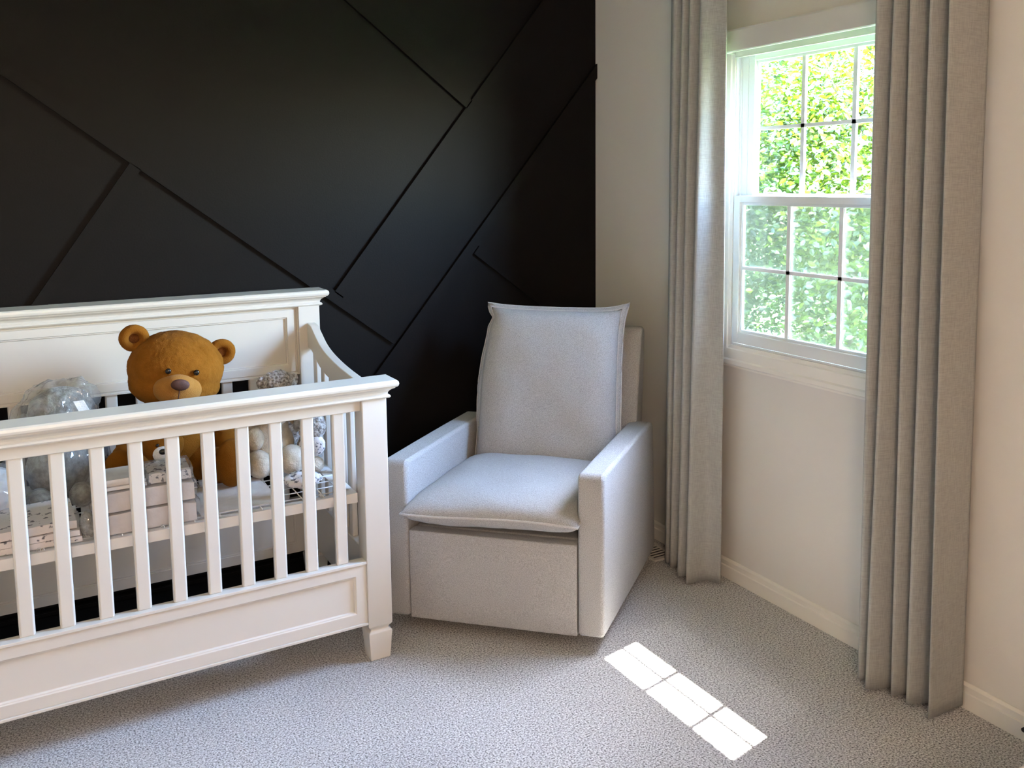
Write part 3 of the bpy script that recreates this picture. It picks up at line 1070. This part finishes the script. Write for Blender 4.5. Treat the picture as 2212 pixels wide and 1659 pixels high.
def small_bear():
    o = Vector((-1.895, -.495, SZ))
    t = thing('teddy_bear', 'small brown teddy with white muzzle in front of the big bear', 'stuffed toy', o)
    L = lambda p: Vector(p) - o
    blob('body', [(L((-1.89, -.485, .61)), (.055, .05, .065))], M_bear, t, voxel=.006, disp=.003)
    h = blob('head', [(L((-1.893, -.505, .715)), (.060, .05, .055))], M_bear, t, voxel=.005, disp=.003)
    for sx in (-1, 1):
        bm = bmesh.new(); ell(bm, L((-1.893 + sx * .05, -.490, .758)), (.02, .01, .02), sub=3)
        fin('ear', bm, M_bear, h, smooth=True)
        bm = bmesh.new(); ell(bm, L((-1.890 + sx * .022, -.552, .728)), (.005, .004, .005), sub=2)
        fin('eye', bm, M_eye, h, smooth=True)
        blob('arm', [(L((-1.89 + sx * .055, -.520, .635)), (.02, .03, .032))], M_bear, t, voxel=0)
        blob('leg', [(L((-1.89 + sx * .042, -.525, .571)), (.026, .032, .028))], M_bear, t, voxel=0)
    bm = bmesh.new(); ell(bm, L((-1.900, -.552, .700)), (.027, .020, .024), sub=3)
    fin('muzzle', bm, M_white_pl, h, smooth=True)
    bm = bmesh.new(); ell(bm, L((-1.901, -.571, .712)), (.011, .006, .009), sub=3)
    fin('nose', bm, M_eye, h, smooth=True)
small_bear()

def grey_plush_in_bag():
    o = Vector((-2.17, -.36, SZ))
    t = thing('plush_toy', 'grey plush toy wrapped in clear plastic at the left of the crib', 'stuffed toy', o)
    L = lambda p: Vector(p) - o
    blob('body', [(L((-2.165, -.34, .645)), (.085, .075, .10))], M_grey_pl, t, voxel=.006, disp=.010, dscale=.02)
    h = blob('head', [(L((-2.145, -.35, .815)), (.092, .07, .078)), (L((-2.15, -.39, .79)), (.055, .045, .04))], M_grey_pl, t, voxel=.006, disp=.012, dscale=.02)
    for sx, dz in ((-1, 0), (1, 0)):
        blob('ear', [(L((-2.150 + sx * .080, -.34, .76)), (.022, .02, .065), (0, sx * .25, 0))], M_grey_pl, h, voxel=0, disp=.004)
        blob('leg', [(L((-2.165 + sx * .055, -.43, .58)), (.035, .05, .036))], M_grey_pl, t, voxel=0, disp=.004)
    bag = blob('plastic_bag', [(L((-2.165, -.36, .68)), (.135, .11, .135)), (L((-2.158, -.36, .82)), (.110, .09, .092)), (L((-2.225, -.36, .75)), (.06, .08, .12), (0, .3, 0)), (L((-2.10, -.38, .86)), (.05, .06, .06))], M_bag, t, voxel=.007, disp=.045, dscale=.045, smooth=1)
    bm = bmesh.new()
    # crumpled hang tag
    v = [bm.verts.new(L(p)) for p in ((-2.118, -.462, .868), (-2.092, -.462, .868), (-2.076, -.466, .832), (-2.102, -.468, .830), (-2.117, -.459, .868), (-2.091, -.459, .868), (-2.075, -.463, .832), (-2.101, -.465, .830))]
    for q in ((0, 1, 2, 3), (7, 6, 5, 4), (0, 4, 5, 1), (1, 5, 6, 2), (2, 6, 7, 3), (3, 7, 4, 0)):
        bm.faces.new([v[i] for i in q])
    g = fin('tag', bm, M_white_pl, t)
    g['label'] = 'white paper tag'
grey_plush_in_bag()

def cream_puppy():
    o = Vector((-1.545, -.36, SZ))
    t = thing('plush_puppy', 'cream plush toy with floppy tan ears beside the big bear', 'stuffed toy', o)
    L = lambda p: Vector(p) - o
    blob('body', [(L((-1.545, -.34, .62)), (.082, .08, .085)), (L((-1.54, -.34, .69)), (.06, .06, .06))], M_cream, t, voxel=.006, disp=.004)
    h = blob('head', [(L((-1.545, -.37, .755)), (.070, .062, .058)), (L((-1.535, -.42, .735)), (.04, .035, .032))], M_cream, t, voxel=.006, disp=.004)
    blob('ear', [(L((-1.613, -.39, .735)), (.020, .028, .055), (0, .2, 0))], M_tan, h, voxel=0, disp=.003)
    blob('ear', [(L((-1.478, -.37, .735)), (.020, .028, .050), (0, -.2, 0))], M_tan, h, voxel=0, disp=.003)
    blob('leg', [(L((-1.60, -.43, .585)), (.040, .065, .044))], M_cream, t, voxel=0, disp=.003)
    blob('leg', [(L((-1.50, -.45, .59)), (.045, .07, .046), (0, 0, -.3))], M_cream, t, voxel=0, disp=.003)
    blob('arm', [(L((-1.605, -.40, .665)), (.03, .045, .035), (.5, 0, 0))], M_cream, t, voxel=0, disp=.003)
    bm = bmesh.new(); ell(bm, L((-1.532, -.455, .745)), (.011, .007, .008), sub=3)
    fin('nose', bm, M_nose, h, smooth=True)
cream_puppy()

def shaggy_toys():
    o = Vector((-1.455, -.19, SZ))
    t = thing('plush_animal', 'fluffy grey brown plush with its head showing above the rail', 'stuffed toy', o)
    L = lambda p: Vector(p) - o
    blob('body', [(L((-1.46, -.20, .64)), (.07, .06, .10))], M_shag, t, voxel=.006, disp=.016, dscale=.012)
    h = blob('head', [(L((-1.475, -.20, .785)), (.062, .055, .052))], M_shag, t, voxel=.006, disp=.02, dscale=.012)
    for sx in (-1, 1):
        blob('ear', [(L((-1.475 + sx * .055, -.20, .80)), (.018, .014, .022))], M_shag, h, voxel=0, disp=.006, dscale=.012)
    o2 = Vector((-1.420, -.42, SZ))
    t = thing('plush_lamb', 'grey curly plush with a leaf print bib at the right of the crib', 'stuffed toy', o2)
    L2 = lambda p: Vector(p) - o2
    blob('body', [(L2((-1.425, -.40, .60)), (.045, .045, .06))], M_grey_pl, t, voxel=.005, disp=.006)
    h = blob('head', [(L2((-1.418, -.41, .680)), (.046, .045, .052))], M_shag, t, voxel=.005, disp=.014, dscale=.012)
    blob('ear', [(L2((-1.412, -.405, .745)), (.018, .014, .035), (0, .3, 0))], M_grey_pl, h, voxel=0, disp=.004)
    blob('ear', [(L2((-1.462, -.405, .70)), (.014, .012, .035), (0, .3, 0))], M_grey_pl, h, voxel=0, disp=.004)
    blob('bib', [(L2((-1.425, -.43, .618)), (.044, .030, .040))], M_print, t, voxel=.004, disp=.008)
    blob('paw', [(L2((-1.43, -.47, .567)), (.030, .035, .026))], M_cream, t, voxel=0, disp=.003)
shaggy_toys()

def cloth_lump(name, label, cat, c, r, m, seed, rz=0, group=None, bag=False):
    c = Vector(c)
    t = thing(name, label, cat, (c.x, c.y, c.z - r[2]), rz, group)
    off = Vector((0, 0, r[2]))
    b = blob('cloth', [(off, r), (off + Vector((r[0] * .4, -r[1] * .2, -r[2] * .2)), (r[0] * .6, r[1] * .7, r[2] * .8))], m, t, voxel=.005, disp=.02, dscale=.03, smooth=2)
    if bag:
        blob('plastic_wrap', [(off + Vector((0, 0, .002)), (r[0] * 1.12, r[1] * 1.12, r[2] * 1.05))], M_bag, t, voxel=.006, disp=.014, dscale=.04, smooth=2)
    return t
cloth_lump('baby_blanket', 'crumpled leaf print cloth lying on the wire base by the cream toy', 'blanket', (-1.505, -.585, .562), (.060, .055, .020), M_print, 1, .3)
cloth_lump('baby_blanket', 'white cloth in a clear bag at the far left of the crib', 'blanket', (-2.335, -.42, .62), (.075, .10, .078), M_fold, 2, .1, bag=True)

def folded(name, label, cat, x0, x1, y0, y1, z0, z1, m, layers, rz=0, group=None, wrap=False, jit=.004):
    cx_, cy_ = (x0 + x1) / 2, (y0 + y1) / 2
    t = thing(name, label, cat, (cx_, cy_, z0), rz, group)
    rnd = random.Random(int((x0 + z0) * 1000))
    w, d, hgt = (x1 - x0) / 2, (y1 - y0) / 2, z1 - z0
    lh = hgt / layers
    for k in range(layers):
        bm = bmesh.new()
        jx, jy = rnd.uniform(-jit, jit), rnd.uniform(-jit, jit)
        box(bm, -w + jx, w + jx, -d + jy, d + jy, k * lh + .0004, (k + 1) * lh - .0004)
        bmesh.ops.subdivide_edges(bm, edges=bm.edges, cuts=8, use_grid_fill=True)
        for v in bm.verts:
            nx = noise.noise(Vector((v.co.x * 14 + k * 3, v.co.y * 14, v.co.z * 14)))
            v.co.x += nx * .003
            v.co.y += nx * .003
            if v.co.z > k * lh + lh * .5:
                v.co.z -= abs(nx) * lh * .12 + lh * .10 * ((abs(v.co.x) / w) ** 4)
        fin('fold', bm, m, t, bevel=min(.012, lh * .42), seg=4, angle=60)
    if wrap:
        bm = bmesh.new()
        box(bm, -w - .006, w + .006, -d - .006, d + .006, 0, hgt + .003)
        bmesh.ops.subdivide_edges(bm, edges=bm.edges, cuts=9, use_grid_fill=True)
        for v in bm.verts:
            n1 = noise.noise(v.co * 30 + Vector((x0, 0, 0)))
            v.co.x += n1 * .006 * (abs(v.co.x) / w)
            v.co.y += n1 * .006 * (abs(v.co.y) / d)
        fin('plastic_wrap', bm, M_bag, t, bevel=.012, seg=3, angle=60)
    return t
G = 'packages stacked on the crib base'
folded('blanket_pack', 'lower pale pink blanket in clear wrap, bottom of the stack', 'blanket', -2.085, -1.835, -.715, -.566, SZ, SZ + .058, M_pink, 1, 0, G, True)
folded('blanket_pack', 'upper pale pink blanket in clear wrap, resting on the bottom pack', 'blanket', -2.080, -1.842, -.713, -.570, SZ + .062, SZ + .118, M_pink, 1, .01, G, True)
folded('sheet_pack', 'thin stack of folded white cloths left on top of the pink packs', 'sheet', -2.075, -1.965, -.705, -.585, SZ + .122, SZ + .152, M_fold, 3, 0, G, False)
folded('sheet_pack', 'leaf print sheet in clear wrap, right on top of the pink packs', 'sheet', -1.955, -1.845, -.705, -.585, SZ + .122, SZ + .152, M_print, 1, -.02, G, True)
folded('crib_sheet', 'speckled folded sheets, lowest of the pile at the left of the crib', 'sheet', -2.42, -2.13, -.715, -.50, SZ, SZ + .034, M_print2, 2, 0, 'folded sheets at the left')
folded('crib_sheet', 'speckled folded sheet lying on top of the left pile', 'sheet', -2.40, -2.14, -.705, -.50, SZ + .035, SZ + .060, M_print2, 1, .05, 'folded sheets at the left')
cloth_lump('plastic_pouch', 'crumpled grey cloth in clear plastic between the piles', 'pouch', (-2.112, -.695, .578), (.020, .022, .036), M_grey_pl, 5, 0, bag=True)

folded('paper_sheet', 'white card lying flat on the wire base under the big bear', 'card', -1.83, -1.60, -.70, -.44, SZ, SZ + .004, M_fold, 1, .05)

# ------------------------------------------------------------------ small things on the floor
def vent():
    t = thing('floor_vent', 'metal floor register in the carpet by the left curtain', 'vent', (-.10, -.50, 0))
    bm = bmesh.new()
    box(bm, -.055, -.042, -.15, .15, .0, .006); box(bm, .042, .055, -.15, .15, .0, .006)
    box(bm, -.042, .042, -.15, -.137, .0, .006); box(bm, -.042, .042, .137, .15, .0, .006)
    for k in range(14):
        y = -.13 + k * .02
        box(bm, -.042, .042, y - .0025, y + .0025, .0, .005)
    fin('grille', bm, M_vent, t)
    bm = bmesh.new(); box(bm, -.045, .045, -.14, .14, .0, .001)
    fin('duct_dark_plate', bm, M_black, t)  # flat black plate; the dark of the duct is in its colour
vent()
t = thing('storage_box', 'low cream storage box, only its corner showing at lower right', 'box', (-.40, -2.571, 0))
bm = bmesh.new(); box(bm, -.33, .33, -.20, .20, 0, .27); fin('body', bm, M_trim, t, bevel=.006)
bm = bmesh.new(); box(bm, -.335, .335, -.204, .200, .272, .30); fin('lid', bm, M_trim, t, bevel=.006)
t = thing('door_stop', 'small black stop on the right baseboard at the frame edge', 'door stop', (-.014, -2.075, .036))
bm = bmesh.new(); tube(bm, [(0, 0, 0), (-.010, 0, 0)], .006, 12); fin('tip', bm, M_black, t)

def added_floor_lamp():  # added out of view; a guessed source for the warm fill light
    t = thing('added_floor_lamp', 'added unseen floor lamp with a lit drum shade, warm fill from behind the camera', 'lamp', (-2.45, -4.15, 0))
    bm = bmesh.new()
    bmesh.ops.create_cone(bm, cap_ends=True, segments=40, radius1=.15, radius2=.14, depth=.02, matrix=Matrix.Translation((0, 0, .01)))
    fin('base', bm, M_trim, t, bevel=.003)
    bm = bmesh.new(); tube(bm, [(0, 0, .02), (0, 0, 1.0), (0, 0, 1.62)], .011, 12)
    fin('pole', bm, M_trim, t, smooth=True)
    m = bpy.data.materials.new('added_lamp_shade')
    m.use_nodes = True
    b = m.node_tree.nodes['Principled BSDF']
    b.inputs['Base Color'].default_value = (.8, .75, .68, 1)
    b.inputs['Emission Color'].default_value = (1, .72, .50, 1)
    b.inputs['Emission Strength'].default_value = FILL_LAMP
    bm = bmesh.new()
    bmesh.ops.create_cone(bm, cap_ends=False, segments=48, radius1=.20, radius2=.17, depth=.28, matrix=Matrix.Translation((0, 0, 1.66)))
    o = fin('shade', bm, m, t, smooth=True)
    so = o.modifiers.new('thickness', 'SOLIDIFY'); so.thickness = .003
added_floor_lamp()
